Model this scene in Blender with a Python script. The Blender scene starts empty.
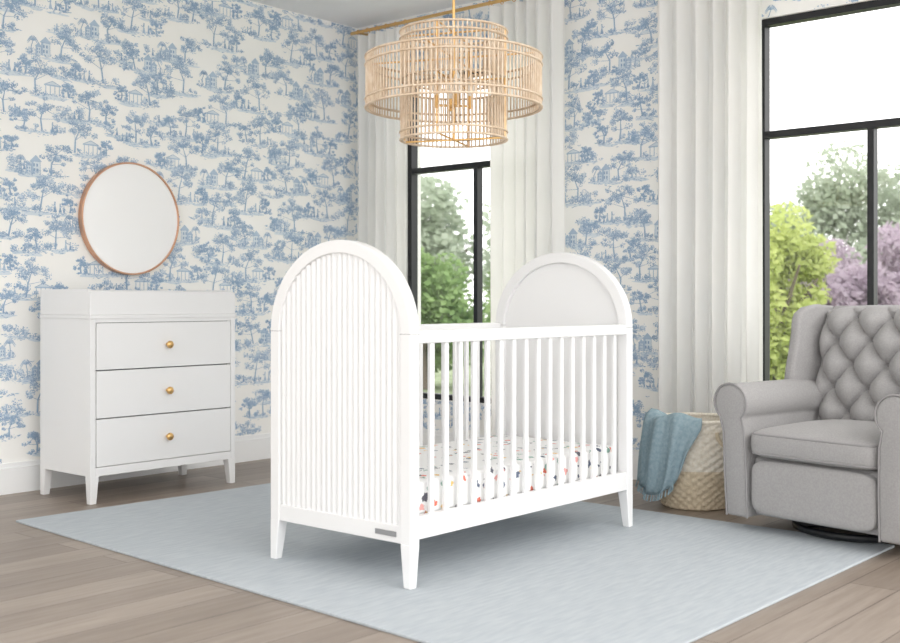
import bpy, math, random
from mathutils import Vector, Matrix
random.seed(7)
S = bpy.context.scene
COL = S.collection
try:
    S.view_settings.view_transform = 'Standard'
except Exception:
    pass

def lin(c):
    r = []
    for v in c[:3]:
        v = v/255.0
        r.append(v/12.92 if v <= 0.04045 else ((v+0.055)/1.055)**2.4)
    return (r[0], r[1], r[2], 1.0)

# ------------------------------------------------------------------ materials
def mat(name, c, rough=0.5, metal=0.0, c2=None, nscale=2.0, bump=0.0, bscale=None, stretch=(1,1,1), spec=0.5, sheen=0.0, detail=3):
    m = bpy.data.materials.new(name); m.use_nodes = True
    nt = m.node_tree; b = nt.nodes['Principled BSDF']
    b.inputs['Base Color'].default_value = lin(c)
    b.inputs['Roughness'].default_value = rough
    b.inputs['Metallic'].default_value = metal
    b.inputs['Specular IOR Level'].default_value = spec
    if sheen: b.inputs['Sheen Weight'].default_value = sheen
    tc = nt.nodes.new('ShaderNodeTexCoord'); mp = nt.nodes.new('ShaderNodeMapping')
    mp.inputs['Scale'].default_value = stretch
    nt.links.new(tc.outputs['Object'], mp.inputs['Vector'])
    if c2 is None:
        c2 = tuple(min(255, v*0.995) for v in c)
    n = nt.nodes.new('ShaderNodeTexNoise'); n.inputs['Scale'].default_value = nscale
    n.inputs['Detail'].default_value = detail
    nt.links.new(mp.outputs[0], n.inputs['Vector'])
    r = nt.nodes.new('ShaderNodeValToRGB')
    r.color_ramp.elements[0].position = 0.35; r.color_ramp.elements[1].position = 0.65
    r.color_ramp.elements[0].color = lin(c2); r.color_ramp.elements[1].color = lin(c)
    nt.links.new(n.outputs['Fac'], r.inputs[0]); nt.links.new(r.outputs[0], b.inputs['Base Color'])
    if bump:
        n2 = nt.nodes.new('ShaderNodeTexNoise'); n2.inputs['Scale'].default_value = bscale or nscale
        n2.inputs['Detail'].default_value = 4
        nt.links.new(mp.outputs[0], n2.inputs['Vector'])
        bp = nt.nodes.new('ShaderNodeBump'); bp.inputs['Strength'].default_value = bump
        bp.inputs['Distance'].default_value = 0.004
        nt.links.new(n2.outputs['Fac'], bp.inputs['Height']); nt.links.new(bp.outputs[0], b.inputs['Normal'])
    return m
def translucent(m, c, f):
    nt = m.node_tree; b = nt.nodes['Principled BSDF']; out = nt.nodes['Material Output']
    tr = nt.nodes.new('ShaderNodeBsdfTranslucent'); tr.inputs[0].default_value = lin(c)
    mx = nt.nodes.new('ShaderNodeMixShader'); mx.inputs[0].default_value = f
    nt.links.new(b.outputs[0], mx.inputs[1]); nt.links.new(tr.outputs[0], mx.inputs[2]); nt.links.new(mx.outputs[0], out.inputs[0])

M_white = mat('white_lacquer', (236,236,236), 0.4)
M_trim = mat('trim_paint', (246,247,247), 0.45)
M_ceil = mat('ceiling_paint', (247,247,248), 0.9)
M_paper = mat('wallpaper_ground', (252,251,247), 0.85, c2=(249,249,246), nscale=3)
M_blueD = mat('toile_blue_dark', (150,177,205), 0.85, c2=(162,186,211), nscale=8)
M_blueM = mat('toile_blue_mid', (180,201,221), 0.85, c2=(190,208,226), nscale=8)
M_blueL = mat('toile_blue_light', (218,228,236), 0.85, c2=(226,234,240), nscale=8)
M_black = mat('black_metal', (22,24,28), 0.4)
M_gold = mat('brass', (228,186,124), 0.3, 0.9)
M_copper = mat('copper_rim', (214,168,140), 0.35, 0.7)
M_rattan = mat('rattan', (234,216,194), 0.55, c2=(216,192,164), nscale=30)
M_curt = mat('curtain_linen', (253,252,249), 0.9, bump=0.15, bscale=300)
translucent(M_curt, (254,252,248), .40)
M_fabric = mat('grey_upholstery', (166,164,163), 0.95, c2=(157,155,155), nscale=140, bump=0.3, bscale=500, sheen=0.15, spec=0.2)
M_pipe = mat('grey_piping', (146,144,144), 0.9)
M_blanket = mat('throw_knit', (160,180,188), 0.95, c2=(142,164,174), nscale=60, bump=0.8, bscale=220, spec=0.1)
M_bask1 = mat('basket_cream', (238,231,218), 0.8, c2=(222,212,194), nscale=80)
M_bask2 = mat('basket_natural', (222,207,182), 0.8, c2=(202,185,157), nscale=80)
M_bulb = mat('frosted_glass', (250,248,242), 0.3)
M_dark = mat('shadow_gap', (140,141,143), 0.9)
M_rug = mat('rug_wool', (196,202,206), 1.0, c2=(184,191,197), nscale=9, bump=0.6, bscale=260, stretch=(1,7,1), spec=0.05, detail=8)

M_mirror = bpy.data.materials.new('mirror_glass'); M_mirror.use_nodes = True
nt = M_mirror.node_tree; b = nt.nodes['Principled BSDF']; b.inputs['Metallic'].default_value = 1.0
b.inputs['Base Color'].default_value = (0.98,0.98,0.98,1); b.inputs['Roughness'].default_value = 0.25
df = nt.nodes.new('ShaderNodeBsdfDiffuse'); df.inputs[0].default_value = (0.98,0.98,0.98,1)  # diffuse white painted in place of a bright, plain reflection
mx = nt.nodes.new('ShaderNodeMixShader'); mx.inputs[0].default_value = 0.82
nt.links.new(b.outputs[0], mx.inputs[1]); nt.links.new(df.outputs[0], mx.inputs[2]); nt.links.new(mx.outputs[0], nt.nodes['Material Output'].inputs[0])

M_glass = bpy.data.materials.new('window_glass'); M_glass.use_nodes = True
nt = M_glass.node_tree; nt.nodes.remove(nt.nodes['Principled BSDF'])
tp = nt.nodes.new('ShaderNodeBsdfTransparent'); gl = nt.nodes.new('ShaderNodeBsdfGlossy'); gl.inputs['Roughness'].default_value = 0.02
mx = nt.nodes.new('ShaderNodeMixShader'); mx.inputs[0].default_value = 0.04
nt.links.new(tp.outputs[0], mx.inputs[1]); nt.links.new(gl.outputs[0], mx.inputs[2]); nt.links.new(mx.outputs[0], nt.nodes['Material Output'].inputs[0])

M_floor = bpy.data.materials.new('floor_planks'); M_floor.use_nodes = True
nt = M_floor.node_tree; b = nt.nodes['Principled BSDF']; b.inputs['Roughness'].default_value = 0.38
tc = nt.nodes.new('ShaderNodeTexCoord')
br = nt.nodes.new('ShaderNodeTexBrick')
br.inputs['Scale'].default_value = 1.0; br.inputs['Brick Width'].default_value = 1.5; br.inputs['Row Height'].default_value = 0.17
br.inputs['Mortar Size'].default_value = 0.0022; br.inputs['Mortar Smooth'].default_value = 0.3; br.inputs['Bias'].default_value = 0.0
br.offset = 0.37; br.offset_frequency = 2
br.inputs['Color1'].default_value = lin((166,153,141)); br.inputs['Color2'].default_value = lin((142,129,117)); br.inputs['Mortar'].default_value = lin((92,81,72))
nt.links.new(tc.outputs['Object'], br.inputs['Vector'])
mp = nt.nodes.new('ShaderNodeMapping'); mp.inputs['Scale'].default_value = (1.2, 16, 1)
nt.links.new(tc.outputs['Object'], mp.inputs['Vector'])
n = nt.nodes.new('ShaderNodeTexNoise'); n.inputs['Scale'].default_value = 2.0; n.inputs['Detail'].default_value = 8; n.inputs['Roughness'].default_value = 0.65
nt.links.new(mp.outputs[0], n.inputs['Vector'])
rp = nt.nodes.new('ShaderNodeValToRGB'); rp.color_ramp.elements[0].position = 0.3; rp.color_ramp.elements[1].position = 0.7
rp.color_ramp.elements[0].color = (0.66,0.635,0.61,1); rp.color_ramp.elements[1].color = (1.0,1.0,1.0,1)
nt.links.new(n.outputs['Fac'], rp.inputs[0])
mm = nt.nodes.new('ShaderNodeMixRGB'); mm.blend_type = 'MULTIPLY'; mm.inputs[0].default_value = 0.9
nt.links.new(br.outputs['Color'], mm.inputs[1]); nt.links.new(rp.outputs[0], mm.inputs[2]); nt.links.new(mm.outputs[0], b.inputs['Base Color'])

M_sheet = bpy.data.materials.new('floral_sheet'); M_sheet.use_nodes = True
nt = M_sheet.node_tree; b = nt.nodes['Principled BSDF']; b.inputs['Roughness'].default_value = 0.9
tc = nt.nodes.new('ShaderNodeTexCoord')
nz = nt.nodes.new('ShaderNodeTexNoise'); nz.inputs['Scale'].default_value = 55
nt.links.new(tc.outputs['Object'], nz.inputs['Vector'])
ad = nt.nodes.new('ShaderNodeVectorMath'); ad.operation = 'MULTIPLY_ADD'; ad.inputs[1].default_value = (0.035,0.035,0.035)
nt.links.new(nz.outputs['Color'], ad.inputs[0]); nt.links.new(tc.outputs['Object'], ad.inputs[2])
vo = nt.nodes.new('ShaderNodeTexVoronoi'); vo.inputs['Scale'].default_value = 24
nt.links.new(ad.outputs[0], vo.inputs['Vector'])
cm = nt.nodes.new('ShaderNodeValToRGB'); cm.color_ramp.interpolation = 'CONSTANT'
els = cm.color_ramp.elements; els[0].position = 0; els[0].color = lin((100,100,110))
els[1].position = 0.2; els[1].color = lin((222,120,100))
for p, c in ((0.36,(236,196,120)),(0.5,(140,172,160)),(0.66,(232,170,165)),(0.8,(100,110,130))):
    e = els.new(p); e.color = lin(c)
sp = nt.nodes.new('ShaderNodeSeparateColor'); nt.links.new(vo.outputs['Color'], sp.inputs[0]); nt.links.new(sp.outputs[0], cm.inputs[0])
lt = nt.nodes.new('ShaderNodeMath'); lt.operation = 'LESS_THAN'; lt.inputs[1].default_value = 0.34
nt.links.new(vo.outputs['Distance'], lt.inputs[0])
g2 = nt.nodes.new('ShaderNodeMath'); g2.operation = 'GREATER_THAN'; g2.inputs[1].default_value = 0.3
nt.links.new(sp.outputs[1], g2.inputs[0])
ml = nt.nodes.new('ShaderNodeMath'); ml.operation = 'MULTIPLY'
nt.links.new(lt.outputs[0], ml.inputs[0]); nt.links.new(g2.outputs[0], ml.inputs[1])
mc = nt.nodes.new('ShaderNodeMixRGB'); mc.inputs[1].default_value = lin((242,242,241))
nt.links.new(ml.outputs[0], mc.inputs[0]); nt.links.new(cm.outputs[0], mc.inputs[2]); nt.links.new(mc.outputs[0], b.inputs['Base Color'])

# ------------------------------------------------------------------ helpers
def empty(name, loc, rotz=0.0):
    e = bpy.data.objects.new(name, None); e.location = loc; e.rotation_euler = (0,0,rotz)
    e.empty_display_size = 0.1; COL.objects.link(e); return e

def mesh_obj(name, verts, faces, m, parent=None, smooth=False, bevel=0.0, seg=2, mats=None, fm=None, loc=(0,0,0), fixn=True):
    me = bpy.data.meshes.new(name); me.from_pydata([tuple(v) for v in verts], [], faces)
    for mm_ in (mats or [m]): me.materials.append(mm_)
    if fm: me.polygons.foreach_set('material_index', fm)
    if smooth: me.polygons.foreach_set('use_smooth', [True]*len(me.polygons))
    me.update()
    if fixn:
        import bmesh
        bm = bmesh.new(); bm.from_mesh(me); bmesh.ops.recalc_face_normals(bm, faces=bm.faces); bm.to_mesh(me); bm.free()
    o = bpy.data.objects.new(name, me); o.location = loc; COL.objects.link(o)
    if parent: o.parent = parent
    if bevel:
        bv = o.modifiers.new('bevel', 'BEVEL'); bv.width = bevel; bv.segments = seg; bv.limit_method = 'ANGLE'; bv.angle_limit = math.radians(40)
    return o

def boxg(V, F, x0,x1,y0,y1,z0,z1):
    i = len(V)
    V += [(x0,y0,z0),(x1,y0,z0),(x1,y1,z0),(x0,y1,z0),(x0,y0,z1),(x1,y0,z1),(x1,y1,z1),(x0,y1,z1)]
    F += [(i,i+3,i+2,i+1),(i+4,i+5,i+6,i+7),(i,i+1,i+5,i+4),(i+1,i+2,i+6,i+5),(i+2,i+3,i+7,i+6),(i+3,i,i+4,i+7)]

def box(name, x0,x1,y0,y1,z0,z1, m, parent=None, bevel=0.0, seg=2):
    V=[];F=[]; boxg(V,F,x0,x1,y0,y1,z0,z1)
    return mesh_obj(name,V,F,m,parent,bevel=bevel,seg=seg)

def taperleg(name, cx,cy,z1, top, bot, m, parent, ox=0, oy=0):
    V=[];h=top/2;k=bot/2
    for (hh,dx,dy,z) in ((k,ox*(h-k),oy*(h-k),0.0),(h,0,0,z1)):
        V += [(cx+dx-hh,cy+dy-hh,z),(cx+dx+hh,cy+dy-hh,z),(cx+dx+hh,cy+dy+hh,z),(cx+dx-hh,cy+dy+hh,z)]
    F=[(3,2,1,0),(4,5,6,7),(0,1,5,4),(1,2,6,5),(2,3,7,6),(3,0,4,7)]
    return mesh_obj(name,V,F,m,parent,bevel=0.003)

def cylg(V,F,p0,p1,r,n=8,r1=None):
    p0=Vector(p0);p1=Vector(p1);r1=r if r1 is None else r1
    d=(p1-p0).normalized(); a=d.orthogonal().normalized(); b_=d.cross(a); i=len(V)
    for p,rr in ((p0,r),(p1,r1)):
        for k in range(n):
            t=2*math.pi*k/n; V.append(tuple(p+a*math.cos(t)*rr+b_*math.sin(t)*rr))
    for k in range(n): F.append((i+k,i+(k+1)%n,i+n+(k+1)%n,i+n+k))
    F.append(tuple(i+k for k in reversed(range(n)))); F.append(tuple(i+n+k for k in range(n)))

def torusg(V,F,c,R,r,axis='z',n=64,m_=8):
    i=len(V)
    for a in range(n):
        A=2*math.pi*a/n
        for b_ in range(m_):
            B=2*math.pi*b_/m_; rr=R+r*math.cos(B); h=r*math.sin(B)
            if axis=='z': V.append((c[0]+rr*math.cos(A),c[1]+rr*math.sin(A),c[2]+h))
            else: V.append((c[0]+rr*math.cos(A),c[1]+h,c[2]+rr*math.sin(A)))
    for a in range(n):
        for b_ in range(m_):
            F.append((i+a*m_+b_,i+((a+1)%n)*m_+b_,i+((a+1)%n)*m_+(b_+1)%m_,i+a*m_+(b_+1)%m_))

def lathe(V,F,c,prof,n=32):
    i=len(V)
    for (r,z) in prof:
        for a in range(n):
            A=2*math.pi*a/n; V.append((c[0]+r*math.cos(A),c[1]+r*math.sin(A),c[2]+z))
    for j in range(len(prof)-1):
        for a in range(n):
            F.append((i+j*n+a,i+j*n+(a+1)%n,i+(j+1)*n+(a+1)%n,i+(j+1)*n+a))

def tube(name, pts, r, m, parent, closed=False):
    cu=bpy.data.curves.new(name,'CURVE'); cu.dimensions='3D'; cu.bevel_depth=r; cu.bevel_resolution=3; cu.use_fill_caps=True
    sp_=cu.splines.new('POLY'); sp_.points.add(len(pts)-1)
    for i,p in enumerate(pts): sp_.points[i].co=(p[0],p[1],p[2],1)
    sp_.use_cyclic_u=closed; cu.materials.append(m)
    o=bpy.data.objects.new(name,cu); COL.objects.link(o)
    if parent: o.parent=parent
    return o

def superell(name, c, h, e1, e2, m, parent, n=48, k=24, fn=None):
    V=[];F=[]
    def f(w,e): return math.copysign(abs(w)**e,w)
    for j in range(k+1):
        v=-math.pi/2+math.pi*j/k
        for i in range(n):
            u=-math.pi+2*math.pi*i/n
            p=[c[0]+h[0]*f(math.cos(v),e1)*f(math.cos(u),e2), c[1]+h[1]*f(math.cos(v),e1)*f(math.sin(u),e2), c[2]+h[2]*f(math.sin(v),e1)]
            if fn: p=fn(p)
            V.append(tuple(p))
    for j in range(k):
        for i in range(n): F.append((j*n+i,j*n+(i+1)%n,(j+1)*n+(i+1)%n,(j+1)*n+i))
    return mesh_obj(name,V,F,m,parent,smooth=True)

# ------------------------------------------------------------------ room
XW=5.45; YW=5.54; H=2.88
box('floor', -1.0,XW+0.15,-1.5,YW+0.15,-0.1,0.0, M_floor)
box('ceiling', 0.6,XW+0.15,0.6,YW+0.15,H,H+0.1, M_ceil)
wall_left = box('wall_left', -1.0,XW,YW,YW+0.15,0.0,H, M_paper)
box('light_block_wall', -1.15,-1.0,3.0,YW+0.15,0.0,H, M_paper)  # unseen partial wall, added to cut the light on the crib's near end
WZ0,WZ1=0.36,2.46
wins=[(3.93,5.09),(1.44,2.60)]
V=[];F=[]
boxg(V,F,XW,XW+0.15,-1.5,wins[1][0],0,H)
boxg(V,F,XW,XW+0.15,wins[1][1],wins[0][0],0,H)
boxg(V,F,XW,XW+0.15,wins[0][1],YW+0.15,0,H)
for (a,b_) in wins:
    boxg(V,F,XW,XW+0.15,a,b_,0,WZ0); boxg(V,F,XW,XW+0.15,a,b_,WZ1,H)
wall_right = mesh_obj('wall_right',V,F,M_paper)

for i,(a,b_) in enumerate(wins):
    w=empty('window_%d'%(i+1),(XW+0.05,(a+b_)/2,WZ0))
    hw=(b_-a)/2; hh=WZ1-WZ0
    V=[];F=[]
    t=0.035
    boxg(V,F,-.03,.03,-hw,-hw+t,0,hh); boxg(V,F,-.03,.03,hw-t,hw,0,hh)
    boxg(V,F,-.03,.03,-hw+t,hw-t,0,t); boxg(V,F,-.03,.03,-hw+t,hw-t,hh-t,hh)
    zt=1.86-WZ0
    boxg(V,F,-.028,.028,-hw+t,hw-t,zt-.018,zt+.018)
    boxg(V,F,-.026,.026,-.016,.016,t,zt-.018)
    mesh_obj('frame',V,F,M_black,w)
    box('glass',-.003,.003,-hw+t,hw-t,t,hh-t,M_glass,w)

def baseboard(name,along):
    V=[];F=[]
    if along=='x':
        boxg(V,F,-1.0,XW,YW-0.018,YW,0,0.135); boxg(V,F,-1.0,XW,YW-0.010,YW,0.135,0.16)
    else:
        boxg(V,F,XW-0.018,XW,-1.5,YW-0.018,0,0.135); boxg(V,F,XW-0.010,XW,-1.5,YW-0.018,0.135,0.16)
    mesh_obj(name,V,F,M_trim,bevel=0.002)
baseboard('baseboard_left','x'); baseboard('baseboard_right','y')

# ------------------------------------------------------------------ toile wallpaper print
R=random.Random(11)
def poly(L,pts,m_): L.append((pts,m_))
def leaf(L,x,y,s,a,m_,w=0.45):
    c,s_=math.cos(a),math.sin(a)
    q=[(s,0),(0,s*w),(-s,0),(0,-s*w)]
    poly(L,[(x+p*c-q_*s_,y+p*s_+q_*c) for p,q_ in q],m_)
def blob(L,x,y,rx,ry,m_,n=12,j=.22):
    poly(L,[(x+rx*(1+R.uniform(-j,j))*math.cos(2*math.pi*k/n),y+ry*(1+R.uniform(-j,j))*math.sin(2*math.pi*k/n)) for k in range(n)],m_)
def stroke(L,pts,w0,w1,m_):
    n=len(pts)
    for i in range(n-1):
        (x0,y0),(x1,y1)=pts[i],pts[i+1]; dx,dy=x1-x0,y1-y0; l=math.hypot(dx,dy) or 1e-6; nx,ny=-dy/l,dx/l
        a=w0+(w1-w0)*i/(n-1); b_=w0+(w1-w0)*(i+1)/(n-1)
        poly(L,[(x0+nx*a,y0+ny*a),(x0-nx*a,y0-ny*a),(x1-nx*b_,y1-ny*b_),(x1+nx*b_,y1+ny*b_)],m_)
def clump(L,x,y,r):
    if R.random()<.7: blob(L,x,y,r*.75,r*.55,2)
    k1=int(9+r*420)
    for k in range(k1):
        a=R.uniform(0,6.28); q=r*1.25*math.sqrt(R.random())
        leaf(L,x+q*math.cos(a),y+q*.75*math.sin(a),R.uniform(.003,.0075),R.uniform(0,6.28),1,.5)
    for k in range(int(k1*.75)):
        a=R.uniform(-2.8,0.7); q=r*R.uniform(.3,1.25)
        leaf(L,x+q*math.cos(a),y+q*.8*math.sin(a),R.uniform(.003,.0068),R.uniform(0,6.28),0,.5)
def island(L,x,y,w):
    for k in range(4): blob(L,x+R.uniform(-.35,.35)*w,y-.012+R.uniform(-.01,.008),w*R.uniform(.12,.28),R.uniform(.005,.012),2,12,.3)
    for k in range(int(w*170)):
        xx=x+R.uniform(-.55,.55)*w; yy=y+.006-R.uniform(0,.045)*(1-.8*abs(2*(xx-x)/w))
        leaf(L,xx,yy,R.uniform(.005,.014),R.uniform(-.3,.3),R.choice((0,1,1)),.2)
    for k in range(int(w*110)):
        xx=x+R.uniform(-.5,.5)*w; leaf(L,xx,y+R.uniform(-.01,.012),R.uniform(.004,.009),math.pi/2+R.uniform(-.9,.9),R.choice((0,1)),.25)
def tree(L,x,y,h,lean=0):
    top=(x+lean*h*.4,y+h*.62)
    mid=(x+lean*h*.05+R.uniform(-.012,.012),y+h*.32)
    stroke(L,[(x,y),mid,top],.004,.0016,0); stroke(L,[(x+.005,y),(mid[0]+.005,mid[1]),top],.0025,.0016,1)
    for k in range(12):
        a=math.pi*(-.12+1.24*k/11)+R.uniform(-.15,.15); rr=h*R.uniform(.16,.46)
        e=(top[0]+rr*math.cos(a),top[1]-.02+rr*.8*math.sin(a)+R.uniform(-.02,.02))
        stroke(L,[mid if k in(0,11) else top,e],.0015,.0008,0)
        clump(L,e[0],e[1],h*R.uniform(.06,.13))
    for k in range(3): clump(L,top[0]+R.uniform(-.12,.12)*h,top[1]+R.uniform(-.14,.2)*h,h*R.uniform(.07,.12))
    for k in range(4): clump(L,x+R.uniform(-.4,.4)*h,y+R.uniform(0,.03),h*R.uniform(.05,.1))
def palm(L,x,y,h):
    top=(x+R.uniform(-.02,.02),y+h); stroke(L,[(x,y),(x+.004,y+h*.5),top],.003,.002,0)
    for k in range(9):
        a=math.pi*(-.15+1.3*k/8); r=h*.5
        pts=[top,(top[0]+r*.5*math.cos(a),top[1]+r*.45*math.sin(a)+.012),(top[0]+r*math.cos(a),top[1]+r*.45*math.sin(a)-.012)]
        stroke(L,pts,.0025,.0008,R.choice((0,1)))
        for q in range(3): leaf(L,pts[1][0]+(pts[2][0]-pts[1][0])*q/3,pts[1][1]+(pts[2][1]-pts[1][1])*q/3-.004,.006,-1.3,1,.3)
def figure(L,x,y,h,f=1):
    blob(L,x,y+h*.92,h*.07,h*.08,0,8,.05)
    poly(L,[(x-h*.08,y+h*.84),(x+h*.08,y+h*.84),(x+h*.06,y+h*.55),(x-h*.06,y+h*.55)],1)
    poly(L,[(x-h*.06,y+h*.55),(x+h*.06,y+h*.55),(x+h*.2,y),(x-h*.18,y)],R.choice((0,1)))
    stroke(L,[(x,y+h*.78),(x+f*h*.2,y+h*.6),(x+f*h*.33,y+h*.74)],h*.03,h*.02,0)
def tower(L,x,y,s):
    poly(L,[(x-s*.28,y),(x+s*.28,y),(x+s*.25,y+s*.7),(x-s*.25,y+s*.7)],2)
    stroke(L,[(x+s*.2,y),(x+s*.18,y+s*.7)],s*.05,s*.05,1)
    poly(L,[(x-s*.36,y+s*.7),(x+s*.36,y+s*.7),(x,y+s*1.05)],1)
    for dx in(-.12,.06):
        for dy in(.15,.42): poly(L,[(x+s*dx,y+s*dy),(x+s*(dx+.09),y+s*dy),(x+s*(dx+.09),y+s*(dy+.16)),(x+s*dx,y+s*(dy+.16))],0)
    stroke(L,[(x-s*.28,y),(x-s*.25,y+s*.7),(x+s*.25,y+s*.7),(x+s*.28,y)],.0012,.0012,0)
def arcade(L,x,y,s):
    for k in range(4): stroke(L,[(x+s*(k*.3-.45),y),(x+s*(k*.3-.45),y+s*.55)],s*.03,s*.025,1)
    poly(L,[(x-s*.56,y+s*.55),(x+s*.56,y+s*.55),(x+s*.56,y+s*.63),(x-s*.56,y+s*.63)],1)
    poly(L,[(x-s*.5,y+s*.63),(x+s*.5,y+s*.63),(x,y+s*.85)],2)
    stroke(L,[(x-s*.5,y+s*.63),(x,y+s*.85),(x+s*.5,y+s*.63)],.0014,.0014,0)
def bird(L,x,y):
    stroke(L,[(x-.014,y+.006),(x,y),(x+.014,y+.008)],.002,.001,0)
def mA(L,x,y):
    island(L,x,y,.34); tree(L,x-.05,y,.26,.3); figure(L,x+.05,y,.065,-1); figure(L,x+.085,y,.055,1); figure(L,x+.11,y,.04,-1); tree(L,x+.15,y,.12,-.2)
def mB(L,x,y):
    island(L,x,y,.32); tower(L,x+.04,y,.11); tower(L,x+.085,y,.07); palm(L,x+.13,y,.08); clump(L,x-.11,y+.02,.028); clump(L,x+.14,y+.02,.026); tree(L,x-.06,y+.0,.21,-.4)
def mC(L,x,y):
    island(L,x,y,.30); arcade(L,x-.03,y,.10); tree(L,x+.08,y,.24,-.35); figure(L,x-.10,y,.055,1); tree(L,x-.14,y,.11,.1)
def mD(L,x,y):
    island(L,x,y,.30); tree(L,x+.02,y,.22,.1); tree(L,x-.10,y,.15,-.3); figure(L,x+.09,y,.06,1); figure(L,x+.12,y,.05,-1); clump(L,x+.15,y+.02,.025)
def mE(L,x,y):
    island(L,x,y,.20)
    for k in range(6): clump(L,x+R.uniform(-.09,.09),y+R.uniform(.01,.06),R.uniform(.016,.03))
    figure(L,x+R.uniform(-.05,.05),y,.05,1); bird(L,x+.08,y+.10)
MOT=[mA,mC,mB,mD]
SC=.88
def print_wall(umin,umax,holes,place,parent):
    L=[]
    def put(fn,u,v):
        T=[]; fn(T,0,0); fl=R.choice((-1,1))
        for pts,m_ in T: L.append(([(u+a*SC*fl,v+b_*SC) for a,b_ in pts],m_))
    px,py=.285,.215; c=0
    u=umin-.1
    while u<umax+.3:
        v=-.15+(py/2 if c%2 else 0); r=0
        while v<H:
            put(MOT[(r+c*2+(r//2))%4],u+R.uniform(-.045,.045),v+R.uniform(-.03,.03))
            if R.random()<.7: put(mE,u+px*.5+R.uniform(-.04,.04),v+py*.55+R.uniform(-.035,.035))
            v+=py; r+=1
        u+=px; c+=1
    V=[];F=[];fm=[]
    off={2:(.0006,.0009),1:(.0012,.0016),0:(.0019,.0024)}
    for pts,m_ in L:
        ok=True
        for (a,b_) in pts:
            if a<umin or a>umax-.002 or b_<.162 or b_>H-.003: ok=False;break
            for (h0,h1) in holes:
                if h0<a<h1 and WZ0<b_<WZ1: ok=False;break
            if not ok: break
        if not ok: continue
        o=R.uniform(*off[m_]); i=len(V)
        for (a,b_) in pts: V.append(place(a,b_,o))
        F.append(tuple(range(i,i+len(pts)))); fm.append(m_)
    mesh_obj('toile_print',V,F,None,parent,mats=[M_blueD,M_blueM,M_blueL],fm=fm,fixn=False)
print_wall(1.8,XW,[],lambda a,b_,o:(a,YW-o,b_),wall_left)
print_wall(1.0,YW,wins,lambda a,b_,o:(XW-o,a,b_),wall_right)

# ------------------------------------------------------------------ curtains
def curtain(y0,y1,nf,xc=5.31,seed=0):
    r=random.Random(seed); V=[];F=[]; n=nf*16; kz=30; z0,z1=0.012,2.778
    ph=[r.uniform(-.9,.9) for _ in range(nf+2)]; am=[r.uniform(.55,1.15) for _ in range(nf+2)]
    for j in range(kz+1):
        z=z0+(z1-z0)*j/kz; tt=1-j/kz
        for i in range(n+1):
            s=i/n; f=s*nf; k=int(f); q=f-k; q=q*q*(3-2*q)
            p=ph[k]*(1-q)+ph[k+1]*q; a=am[k]*(1-q)+am[k+1]*q
            y=y0+(y1-y0)*s + .012*math.sin(2*math.pi*f*2+p)*tt
            x=xc+.030*a*math.sin(2*math.pi*f+p*(.6+.8*tt))*(1-.15*tt)+.009*math.sin(4*math.pi*f+z*1.3+p)*tt+.010*math.sin(2.2*math.pi*s+seed+z*.5)
            V.append((x,y,z))
    for j in range(kz):
        for i in range(n): F.append((j*(n+1)+i,j*(n+1)+i+1,(j+1)*(n+1)+i+1,(j+1)*(n+1)+i))
    return mesh_obj('curtain',V,F,M_curt,smooth=True,fixn=False)
CP=[(4.96,5.39,5),(3.72,4.26,6),(2.50,3.09,6),(0.55,1.2,6)]
for k,(a,b_,nf) in enumerate(CP): curtain(a,b_,nf,seed=k+1)
def rod(y0,y1,panels):
    yc=(y0+y1)/2
    e=empty('curtain_rod',(5.31,yc,2.805)); hl=(y1-y0)/2
    V=[];F=[]; cylg(V,F,(0,-hl,0),(0,hl,0),.011,16)
    for s in(-1,1): cylg(V,F,(0,s*(hl-.06),0),(.125,s*(hl-.06),0),.008,10)
    for (a,b_,nf) in panels:
        for q in range(nf+1): torusg(V,F,(0,a+(b_-a)*q/nf-yc,-.004),.018,.0025,axis='y',n=16,m_=6)
    mesh_obj('pole_and_rings',V,F,M_gold,e,smooth=False)
rod(3.62,5.46,CP[:2]); rod(0.45,3.2,CP[2:])

# ------------------------------------------------------------------ rug
rv=[(2.56,4.80),(4.63,4.70),(4.63,1.61),(2.40,1.61)]
V=[(x,y,.0) for x,y in rv]+[(x,y,.010) for x,y in rv]
mesh_obj('area_rug',V,[(0,1,2,3),(7,6,5,4),(0,4,5,1),(1,5,6,2),(2,6,7,3),(3,7,4,0)],M_rug,bevel=.003)
RZ=.0105

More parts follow.
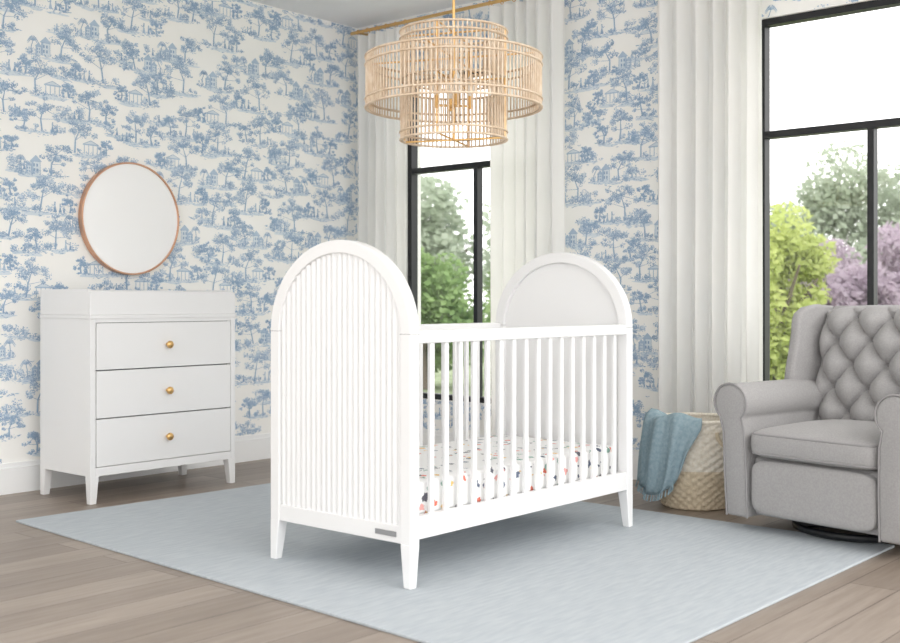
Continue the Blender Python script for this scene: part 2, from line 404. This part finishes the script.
# ------------------------------------------------------------------ crib
crib=empty('baby_crib',(3.54,2.98,RZ))
HL,HW=.718,.368
zs=.875; t=.046
def endpanel(name,xa,xb,outer):
    e_n=40; P=[(-HW,.15,-HW+.05,.15)]
    P.append((-HW,zs,-HW+.05,zs))
    for k in range(1,e_n):
        a=math.pi-math.pi*k/e_n
        P.append((HW*math.cos(a),zs+.337*math.sin(a),(HW-.05)*math.cos(a),zs+.289*math.sin(a)))
    P.append((HW,zs,HW-.05,zs)); P.append((HW,.15,HW-.05,.15))
    V=[];F=[]
    for (yo,zo,yi,zi) in P: V+=[(xa,yo,zo),(xb,yo,zo),(xb,yi,zi),(xa,yi,zi)]
    for k in range(len(P)-1):
        a=4*k;b_=a+4
        for q in range(4): F.append((a+q,a+(q+1)%4,b_+(q+1)%4,b_+q))
    F.append((0,1,2,3)); l=4*(len(P)-1); F.append((l+3,l+2,l+1,l))
    mesh_obj(name+'_arch_frame',V,F,M_white,crib,bevel=.004)
    box(name+'_bottom_rail',xa+.004,xb-.004,-HW+.05,HW-.05,.15,.212,M_white,crib,bevel=.003)
    xm=(xa+xb)/2; pv=[(-HW+.045,.21)]
    for k in range(0,e_n+1):
        a=math.pi-math.pi*k/e_n; pv.append(((HW-.045)*math.cos(a),zs+.293*math.sin(a)))
    pv.append((HW-.045,.21)); n=len(pv)
    V=[(xm-.004,y,z) for y,z in pv]+[(xm+.004,y,z) for y,z in pv]
    F=[tuple(range(n)),tuple(range(2*n-1,n-1,-1))]+[(k,(k+1)%n,n+(k+1)%n,n+k) for k in range(n)]
    mesh_obj(name+'_panel',V,F,M_white,crib)
    # continuous fluted face
    V=[];F=[]; N=23; half=HW-.048; w=2*half/N; m_=10; tot=N*m_
    for k in range(tot+1):
        y=-half+2*half*k/tot; ph=(k%m_)/m_
        q=max(0,1-(y/(HW-.046))**2); zt_=max(.875,zs+.2925*math.sqrt(q))
        x=xm+outer*(.0055+.0105*math.sin(math.pi*ph)**.75)
        for j in range(7): V.append((x,y,.21+(zt_-.21)*j/6))
    for k in range(tot):
        for j in range(6): F.append((k*7+j,(k+1)*7+j,(k+1)*7+j+1,k*7+j+1))
    mesh_obj(name+'_fluted_face',V,F,M_white,crib,smooth=False,fixn=False)
    for sy in(-1,1):
        taperleg(name+'_leg',(xa+xb)/2,sy*(HW-.025),.152,.048,.032,M_white,crib,ox=outer,oy=sy)
        box(name+'_joint_seam',xa-.0006,xb+.0006,sy*(HW-.025)-.0256,sy*(HW-.025)+.0256,zs-.0008,zs+.0008,M_dark,crib)
endpanel('near_end',-HL,-HL+t,-1); endpanel('far_end',HL-t,HL,1)
x0,x1=-HL+t,HL-t
for nm,ys in(('front',-1),('back',1)):
    ya,yb=sorted((ys*(HW-.002),ys*(HW-.036)))
    box(nm+'_top_rail',x0,x1,ya,yb,.842,.887,M_white,crib,bevel=.006,seg=3)
    box(nm+'_bottom_rail',x0,x1,ya,yb,.165,.243,M_white,crib,bevel=.003)
    V=[];F=[]; N=16
    for k in range(N):
        xc=x0+(x1-x0)*(k+1)/(N+1); boxg(V,F,xc-.0105,xc+.0105,ys*(HW-.019)-.008,ys*(HW-.019)+.008,.24,.845)
    mesh_obj(nm+'_slats',V,F,M_white,crib,bevel=.003)
box('mattress_support',x0+.01,x1-.01,-HW+.045,HW-.045,.20,.225,M_white,crib)
superell('mattress',(0,0,.295),((x1-x0)/2-.006,HW-.043,.068),.18,.10,M_sheet,crib,n=96)
box('maker_plate',-HL-.001,-HL+.002,-HW+.07,-HW+.17,.172,.190,M_dark,crib)

# ------------------------------------------------------------------ dresser
dr=empty('changing_dresser',(3.46,5.165,0))
DX,DY=.445,.237
box('side_panel_1',-DX,-DX+.03,-DY,DY,.135,.912,M_white,dr,bevel=.002)
box('side_panel_2',DX-.03,DX,-DY,DY,.135,.912,M_white,dr,bevel=.002)
box('top_panel',-DX-.004,DX+.004,-DY-.006,DY,.912,.93,M_white,dr,bevel=.002)
box('back_panel',-DX+.03,DX-.03,DY-.012,DY,.135,.912,M_white,dr)
box('bottom_rail',-DX+.03,DX-.03,-DY,DY-.012,.135,.178,M_white,dr,bevel=.002)
box('top_rail',-DX+.03,DX-.03,-DY,-DY+.03,.893,.912,M_white,dr)
box('inner_carcass',-DX+.03,DX-.03,-DY+.03,DY-.012,.178,.893,M_dark,dr)
for i,(a,b_) in enumerate(((.181,.414),(.420,.653),(.659,.890))):
    box('drawer_front_%d'%(i+1),-DX+.034,DX-.034,-DY-.002,-DY+.022,a,b_,M_white,dr,bevel=.002)
    V=[];F=[]; zc=(a+b_)/2; pr=[(.008,0),(.008,.014),(.015,.018),(.020,.024),(.019,.031),(.012,.036),(.0005,.037)]
    T=[];lathe(T,F,(0,0,0),pr,20)
    V=[(x,-DY-.002-z,zc+y) for x,y,z in T]
    mesh_obj('knob_%d'%(i+1),V,F,M_gold,dr,smooth=True)
for sx in(-1,1):
    for sy in(-1,1): taperleg('leg',sx*(DX-.024),sy*(DY-.024),.137,.048,.034,M_white,dr,ox=sx,oy=sy)
V=[];F=[]; tz0,tz1=.93,1.06; w=.018
boxg(V,F,-DX,DX,-DY,-DY+w,tz0,tz1-.012); boxg(V,F,-DX,DX,DY-w,DY,tz0,tz1)
boxg(V,F,-DX,-DX+w,-DY+w,DY-w,tz0,tz1); boxg(V,F,DX-w,DX,-DY+w,DY-w,tz0,tz1)
mesh_obj('changing_tray',V,F,M_white,dr,bevel=.004)
superell('changing_pad',(0,0,.965),(DX-.03,DY-.03,.03),.3,.12,M_white,dr)

# ------------------------------------------------------------------ round mirror
mi=empty('round_wall_mirror',(3.63,YW-.004,1.465))
V=[];F=[]; prof=[(.308,-.004),(.308,-.036),(.310,-.039),(.316,-.039),(.318,-.036),(.318,-.002),(.308,-.004)]
n=96
for (r,y) in prof:
    for a in range(n): A=2*math.pi*a/n; V.append((r*math.cos(A),y,r*math.sin(A)))
for j in range(len(prof)-1):
    for a in range(n): F.append((j*n+a,j*n+(a+1)%n,(j+1)*n+(a+1)%n,(j+1)*n+a))
mesh_obj('rim',V,F,M_copper,mi,smooth=False)
V=[(.309*math.cos(2*math.pi*a/n),-.030,.309*math.sin(2*math.pi*a/n)) for a in range(n)]
V+=[(x,-.010,z) for x,y,z in V]
F=[tuple(range(n)),tuple(range(2*n-1,n-1,-1))]+[(k,(k+1)%n,n+(k+1)%n,n+k) for k in range(n)]
mesh_obj('mirror_disc',V,F,M_mirror,mi)

# ------------------------------------------------------------------ chandelier
ch=empty('rattan_chandelier',(3.495,2.995,0))
def tier(name,Rr,za,zb,n,bands):
    V=[];F=[]
    for k in range(n):
        A=2*math.pi*k/n; c,s=math.cos(A),math.sin(A)
        cylg(V,F,(Rr*c,Rr*s,za),(Rr*c,Rr*s,zb),.0036,6)
    mesh_obj(name+'_rods',V,F,M_rattan,ch)
    V=[];F=[]
    for z in bands:
        torusg(V,F,(0,0,z),Rr+.004,.0042,n=72,m_=6); torusg(V,F,(0,0,z),Rr-.006,.0035,n=72,m_=6)
    mesh_obj(name+'_hoops',V,F,M_rattan,ch,smooth=True)
tier('outer_drum',.358,1.785,2.00,120,(1.79,1.822,1.962,1.995))
tier('upper_drum',.216,1.90,2.105,72,(1.905,2.07,2.10))
tier('lower_drum',.216,1.655,1.87,72,(1.66,1.69,1.865))
V=[];F=[]
for k in range(4):
    A=math.pi/2*k+.4; c,s=math.cos(A),math.sin(A)
    for z,r in((2.10,.216),(1.995,.355),(1.90,.216),(1.66,.216)): cylg(V,F,(0,0,z),(r*c,r*s,z),.004,6)
    cylg(V,F,(.216*c,.216*s,1.66),(.216*c,.216*s,2.10),.004,6)
cylg(V,F,(0,0,1.66),(0,0,2.85),.006,12)
lathe(V,F,(0,0,0),[(.0,2.84),(.05,2.845),(.062,2.865),(.062,2.879)],32)
mesh_obj('stem_and_canopy',V,F,M_gold,ch)
V=[];F=[];V2=[];F2=[]
for k in range(4):
    A=math.pi/2*k+.9; c,s=.07*math.cos(A),.07*math.sin(A)
    cylg(V,F,(0,0,1.80),(c,s,1.80),.005,8); cylg(V,F,(c,s,1.79),(c,s,1.84),.011,12)
    lathe(V2,F2,(c,s,1.84),[(.010,0),(.017,.02),(.018,.04),(.010,.075),(.001,.09)],16)
mesh_obj('candle_arms',V,F,M_gold,ch); mesh_obj('bulbs',V2,F2,M_bulb,ch,smooth=True)

# ------------------------------------------------------------------ basket with throw
bk=empty('woven_basket',(4.95,2.68,0))
def brad(z): return .160+.062*math.sin(min(1,z/.28)*math.pi/2)-.014*max(0,(z-.28)/.14)
V=[];F=[];fm=[]; n=144; kz=66; hb=.42
for j in range(kz+1):
    z=.003+hb*j/kz
    for a in range(n):
        A=2*math.pi*a/n; w=math.sin(A*24)*math.sin(math.pi*j/3.0)*.0055+.002*abs(math.sin(math.pi*j/3.0))
        r=brad(z)+w; V.append((r*math.cos(A),r*math.sin(A),z))
for j in range(kz):
    for a in range(n): F.append((j*n+a,j*n+(a+1)%n,(j+1)*n+(a+1)%n,(j+1)*n+a)); fm.append(0 if j>kz*.45 else 1)
F.append(tuple(range(n-1,-1,-1))); fm.append(1)
i=len(V)
for j in range(6):
    z=.003+hb-(hb-.05)*j/5
    for a in range(n): A=2*math.pi*a/n; V.append(((brad(z)-.012)*math.cos(A),(brad(z)-.012)*math.sin(A),z))
for j in range(5):
    for a in range(n): F.append((i+j*n+a,i+j*n+(a+1)%n,i+(j+1)*n+(a+1)%n,i+(j+1)*n+a)); fm.append(0)
F.append(tuple(i+5*n+a for a in range(n))); fm.append(0)
mesh_obj('weave',V,F,None,bk,mats=[M_bask1,M_bask2],fm=fm,smooth=True,fixn=False)
V=[];F=[]; torusg(V,F,(0,0,hb+.004),brad(hb)-.004,.011,n=72,m_=10); mesh_obj('rim',V,F,M_bask1,bk,smooth=True)
for sgn in(0,1):
    A0=math.radians(255+180*sgn); pts=[]
    for k in range(15):
        q=math.pi*k/14; aa=A0+.36*math.cos(q); r=brad(.40)+.012; pts.append((r*math.cos(aa),r*math.sin(aa),.38-.075*math.sin(q)))
    tube('handle_%d'%(sgn+1),pts,.009,M_bask2,bk)
V=[];F=[]; nu=70
path=[(.03,.37),(.09,.40),(.14,.432),(.18,.452),(.212,.458),(.236,.435),(.246,.39),(.251,.34),(.254,.29),(.256,.24),(.257,.19),(.258,.14),(.258,.10),(.258,.07)]
nv=len(path)
for j,(r,z) in enumerate(path):
    g=j/(nv-1)
    A0,A1=math.radians(112-4*g),math.radians(216-30*max(0,g-.45)/.55)
    for i in range(nu+1):
        s=i/nu; w=min(1,max(0,(j-3)/6)); A=A0+(A1-A0)*s
        A+= .05*math.sin(s*9+z*6)*w
        fold=.018*math.sin(s*2*math.pi*4+z*5)*w+.007*math.sin(s*31+z*14)*w
        rr=r+max(-.006,fold)+.006
        zz=z+(.06*abs(s-.35)**1.1+.03*math.sin(s*5+.6))*w*g + .16*max(0,s-.62)*w*g
        zz+= .016*math.sin(s*11)*(1-w)
        V.append((rr*math.cos(A),rr*math.sin(A),zz))
for j in range(nv-1):
    for i in range(nu): F.append((j*(nu+1)+i,j*(nu+1)+i+1,(j+1)*(nu+1)+i+1,(j+1)*(nu+1)+i))
o=mesh_obj('throw_blanket',V,F,M_blanket,bk,smooth=True,fixn=False)
so=o.modifiers.new('s','SOLIDIFY'); so.thickness=.007; so.offset=1
V2=[];F2=[]
for i in range(0,nu+1,2):
    p=Vector(V[(nv-1)*(nu+1)+i]); q=p+Vector((p.x*.03,p.y*.03,-min(.03,p.z-.004))); cylg(V2,F2,p,q,.0025,5,.004)
mesh_obj('throw_fringe',V2,F2,M_blanket,bk)

# ------------------------------------------------------------------ glider chair
ang=math.atan2(.178,-.984)+math.pi/2
gc=empty('tufted_glider_armchair',(4.837,1.816,0),ang)
V=[];F=[]; torusg(V,F,(0,-.02,.030),.27,.015,n=72,m_=10)
for k in range(4):
    A=math.pi/4+k*math.pi/2; cylg(V,F,(0,-.02,.034),(.27*math.cos(A),-.02+.27*math.sin(A),.032),.013,8)
cylg(V,F,(0,-.02,.03),(0,-.02,.10),.05,24)
mesh_obj('swivel_base',V,F,M_black,gc,smooth=False)
box('seat_frame',-.305,.305,-.36,.27,.075,.33,M_fabric,gc,bevel=.02,seg=3)
superell('footrest_panel',(0,-.365,.205),(.292,.040,.118),.32,.22,M_fabric,gc)
def crown(p):
    u=p[0]/.3; v=(p[1]+.10)/.3
    if p[2]>.395: p[2]+=.026*max(0,(1-u*u))*max(0,1-v*v)
    return p
superell('seat_cushion',(0,-.115,.392),(.300,.308,.068),.42,.17,M_fabric,gc,n=72,fn=crown)
for z in(.350,.432):
    pts=[]
    for k in range(80):
        u=2*math.pi*k/80; f=lambda w:math.copysign(abs(w)**.17,w)
        pts.append((.294*f(math.cos(u)),-.115+.302*f(math.sin(u)),z))
    tube('cushion_piping',pts,.0045,M_pipe,gc,True)
def arm_outline(s):
    pts=[(-.414,.065),(-.420,.25),(-.422,.43)]
    cx,cz,r=-.383,.558,.083
    for k in range(0,29):
        a=math.radians(228-276*k/28); pts.append((cx+r*math.cos(a),cz+r*math.sin(a)))
    pts+=[(-.314,.43),(-.308,.25),(-.308,.065)]
    return [(-x if s>0 else x,z) for x,z in pts]
for nm,s in(('left',-1),('right',1)):
    O=arm_outline(s); n=len(O); ys=[-.40,-.388,-.25,-.1,.05,.2,.30]
    V=[];F=[]
    for yi,y in enumerate(ys):
        for (x,z) in O:
            k=0.97 if yi==0 else 1.0
            cx=s*.37
            fl=.022*max(0,(-.1-y)/.3)*(z/.6)
            V.append((cx+(x-cx)*k, y-fl, .35+(z-.35)*(1-(1-k)*.5)-(.02*max(0,(y-.05)/.25))*(z>.4)))
    for j in range(len(ys)-1):
        for q in range(n): F.append((j*n+q,j*n+(q+1)%n,(j+1)*n+(q+1)%n,(j+1)*n+q))
    F.append(tuple(range(n))); F.append(tuple(range(len(V)-1,len(V)-n-1,-1)))
    o=mesh_obj(nm+'_arm',V,F,M_fabric,gc,bevel=.010,seg=3)
    me=o.data; me.polygons.foreach_set('use_smooth',[True]*len(me.polygons))
    tube(nm+'_arm_piping',[(x*1.0,-.398-.022*(z/.6),z) for x,z in O],.0045,M_pipe,gc,False)
nx,nz=150,130; hx=.362; zb,zt=.40,.982
TX,TZ=.170,.215
def ybase(z): return .225+(z-.45)*.16
def front(x,z):
    s=x/hx; t_=(z-zb)/(zt-zb)
    e=max(0,1-abs(s)**8)*max(0,1-abs(2*t_-1)**9)
    u=x/TX+(z-.50)/TZ; v=x/TX-(z-.50)/TZ
    su,sv=abs(math.sin(math.pi*u)),abs(math.sin(math.pi*v))
    P=(su*sv)**.55
    ru,rv_=u-round(u),v-round(v); d2=(ru*ru+rv_*rv_)
    pit=math.exp(-d2/.014)
    return ybase(z)-.075*e**.45-(.062*P-.030*pit)*e**.5
V=[];F=[]
for j in range(nz+1):
    for i in range(nx+1):
        x=-hx+2*hx*i/nx; z=zb+(zt-zb)*j/nz; zz=z-.03*(abs(x)/hx)**4*max(0,(z-.8)/.18)
        V.append((x,front(x,z),zz))
for j in range(nz):
    for i in range(nx): a=j*(nx+1)+i; F.append((a,a+1,a+nx+2,a+nx+1))
mesh_obj('tufted_back',V,F,M_fabric,gc,smooth=True)
prof=[(.20,.08),(.32,.08),(.335,.45),(.40,.80),(.405,.93),(.385,.97),(.35,.98),(.325,.96),(.29,.80),(.235,.45)]
n=len(prof); V=[]
for x in(-.36,.36): V+=[(x,y,z) for y,z in prof]
F=[tuple(range(n)),tuple(range(2*n-1,n-1,-1))]+[(k,(k+1)%n,n+(k+1)%n,n+k) for k in range(n)]
mesh_obj('outer_back',V,F,M_fabric,gc,bevel=.012,seg=3)
V=[];F=[]
for a in range(-6,7):
    for b_ in range(-6,7):
        x=TX*(a+b_)/2; z=.50+TZ*(a-b_)/2
        if abs(x)<hx-.03 and .47<z<zt-.04:
            y=front(x,z)
            T=[];i=len(V)
            lathe(T,F,(0,0,0),[(.014,0),(.013,.006),(.007,.011),(.0004,.012)],14)
            nf=3*14
            for q in range(len(F)-nf,len(F)): F[q]=tuple(w+i for w in F[q])
            V+=[(x+p0,y-.003-p2,z+p1) for p0,p1,p2 in T]
mesh_obj('tuft_buttons',V,F,M_pipe,gc,smooth=True)
wp=[(.30,.40),(.06,.52),(.04,.62),(.055,.70),(.075,.78),(.09,.86),(.095,.92),(.11,.95),(.15,.975),(.23,.988),(.34,.98),(.40,.955),(.39,.80),(.34,.45)]
for nm,s in(('left',-1),('right',1)):
    n=len(wp); V=[]
    for (xx,k) in((.352,0),(.405,1)):
        for (y,z) in wp:
            fl=.026*max(0,(.30-y)/.2)
            V.append((s*(xx+fl),y,z-(.006*k)))
    F=[tuple(range(n)),tuple(range(2*n-1,n-1,-1))]+[(k,(k+1)%n,n+(k+1)%n,n+k) for k in range(n)]
    o=mesh_obj(nm+'_wing',V,F,M_fabric,gc,bevel=.020,seg=5)
    o.data.polygons.foreach_set('use_smooth',[True]*len(o.data.polygons))

# ------------------------------------------------------------------ outdoors
M_lawn = mat('lawn_grass', (158,170,140), 1.0, c2=(138,148,122), nscale=1.5, spec=0)
M_g1 = mat('foliage_green', (156,180,126), 0.9, c2=(134,162,108), nscale=3, spec=.1)  # bright garden haze is mixed into these pale foliage colours
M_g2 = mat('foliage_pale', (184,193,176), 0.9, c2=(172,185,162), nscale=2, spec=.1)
M_g3 = mat('foliage_lime', (204,212,142), 0.9, c2=(184,198,126), nscale=3, spec=.1)
M_pu = mat('blossom_lilac', (196,182,194), 0.9, c2=(176,164,176), nscale=3, spec=.1)
for m_,c in ((M_g1,(174,196,140)),(M_g2,(194,203,186)),(M_g3,(212,220,150)),(M_pu,(206,192,204))): translucent(m_,c,.45)
M_bark = mat('bark', (120,108,98), 0.9)
box('lawn',5.8,70,-30,70,-.35,-.27,M_lawn)
def tree3(name,X,Y,top,rad,m_,seed,low=False,leaf_s=.06,n=9000):
    r=random.Random(seed); e=empty(name,(X,Y,-.265)); V=[];F=[]
    topz=top+.265; cz=topz-rad
    cylg(V,F,(0,0,0),(0,0,cz),.09*rad,8,.05*rad)
    for k in range(5):
        a=r.uniform(0,6.28); cylg(V,F,(0,0,cz*.6),(rad*.5*math.cos(a),rad*.5*math.sin(a),cz+rad*.3*r.random()),.04*rad,6,.015*rad)
    mesh_obj('trunk',V,F,M_bark,e)
    V=[];F=[]; blobs=[]
    for k in range(22):
        a=r.uniform(0,6.28); q=rad*.66*math.sqrt(r.random()); z=r.uniform(.3*rad,topz-.3*rad) if low else cz+r.uniform(-.6,.65)*rad
        sc=1-.5*abs((z-cz)/max(rad,.1))
        blobs.append((q*sc*math.cos(a),q*sc*math.sin(a),z,rad*r.uniform(.22,.38)))
    for k in range(n):
        b_=r.choice(blobs); d=Vector((r.gauss(0,1),r.gauss(0,1),r.gauss(0,1))).normalized(); q=b_[3]*(r.random()**.3)
        c=Vector(b_[:3])+d*q; u=Vector((r.gauss(0,1),r.gauss(0,1),r.gauss(0,1))).normalized(); w=u.orthogonal().normalized(); s=leaf_s*r.uniform(.6,1.3)
        c.z=max(c.z,s+.01)
        i=len(V); V+=[c+u*s,c+w*s*.6,c-u*s,c-w*s*.6]; F.append((i,i+1,i+2,i+3))
    mesh_obj('foliage',V,F,m_,e,fixn=False)
tree3('lime_shrub',13.5,6.15,2.2,1.0,M_g3,1,low=True,n=7000)
tree3('lilac_bush',15.8,6.3,1.6,1.1,M_pu,2,low=True,leaf_s=.06,n=8000)
tree3('lilac_bush',19.0,8.1,2.2,1.3,M_pu,3,low=True,leaf_s=.07)
tree3('lilac_bush',17.4,5.7,2.3,1.2,M_pu,33,low=True,leaf_s=.06)
tree3('green_shrub',14.8,5.35,.9,.7,M_g1,34,low=True,n=5000)
tree3('green_shrub',14.5,3.4,1.8,1.2,M_g1,4,low=True)
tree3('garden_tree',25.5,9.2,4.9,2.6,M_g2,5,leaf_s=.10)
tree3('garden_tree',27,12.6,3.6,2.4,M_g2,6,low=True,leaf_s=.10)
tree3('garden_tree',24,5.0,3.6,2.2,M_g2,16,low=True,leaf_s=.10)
tree3('green_shrub',12.0,10.9,1.9,1.3,M_g1,7,low=True)
tree3('lime_shrub',14.0,10.0,1.3,1.1,M_g3,8,low=True)
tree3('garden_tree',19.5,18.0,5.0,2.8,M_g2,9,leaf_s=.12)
tree3('garden_tree',21.5,15.4,3.4,2.4,M_g1,10,low=True,leaf_s=.10)
tree3('green_shrub',13.3,8.2,1.6,1.0,M_g1,12,low=True)
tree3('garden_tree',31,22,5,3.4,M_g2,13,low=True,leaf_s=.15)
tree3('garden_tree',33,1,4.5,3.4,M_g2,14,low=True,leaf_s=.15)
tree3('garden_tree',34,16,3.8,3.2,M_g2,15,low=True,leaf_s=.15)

# ------------------------------------------------------------------ world, light, camera
w=bpy.data.worlds.new('World'); S.world=w; w.use_nodes=True
bg=w.node_tree.nodes['Background']; bg.inputs[0].default_value=(1.0,0.992,0.985,1); bg.inputs[1].default_value=2.3
sl=bpy.data.lights.new('fill_sun','SUN'); sl.energy=0.9; sl.angle=math.radians(38); sl.color=(1,.99,.97)  # soft fill added through the open room side to brighten the interior
so_=bpy.data.objects.new('fill_sun',sl); COL.objects.link(so_)
d=Vector((.18,.82,-.50)); so_.rotation_euler=d.to_track_quat('-Z','Y').to_euler(); so_.location=(-3,-3,4)

cam=bpy.data.cameras.new('camera'); co=bpy.data.objects.new('camera',cam); COL.objects.link(co)
co.location=(0,0,1.0); co.rotation_euler=(math.radians(90),0,-math.atan2(.757,.653))
cam.sensor_width=36; cam.lens=1123/900*36; cam.shift_y=-20.5/900; cam.clip_end=200
cam.dof.use_dof=True; cam.dof.focus_distance=5.3; cam.dof.aperture_fstop=3.2
S.camera=co
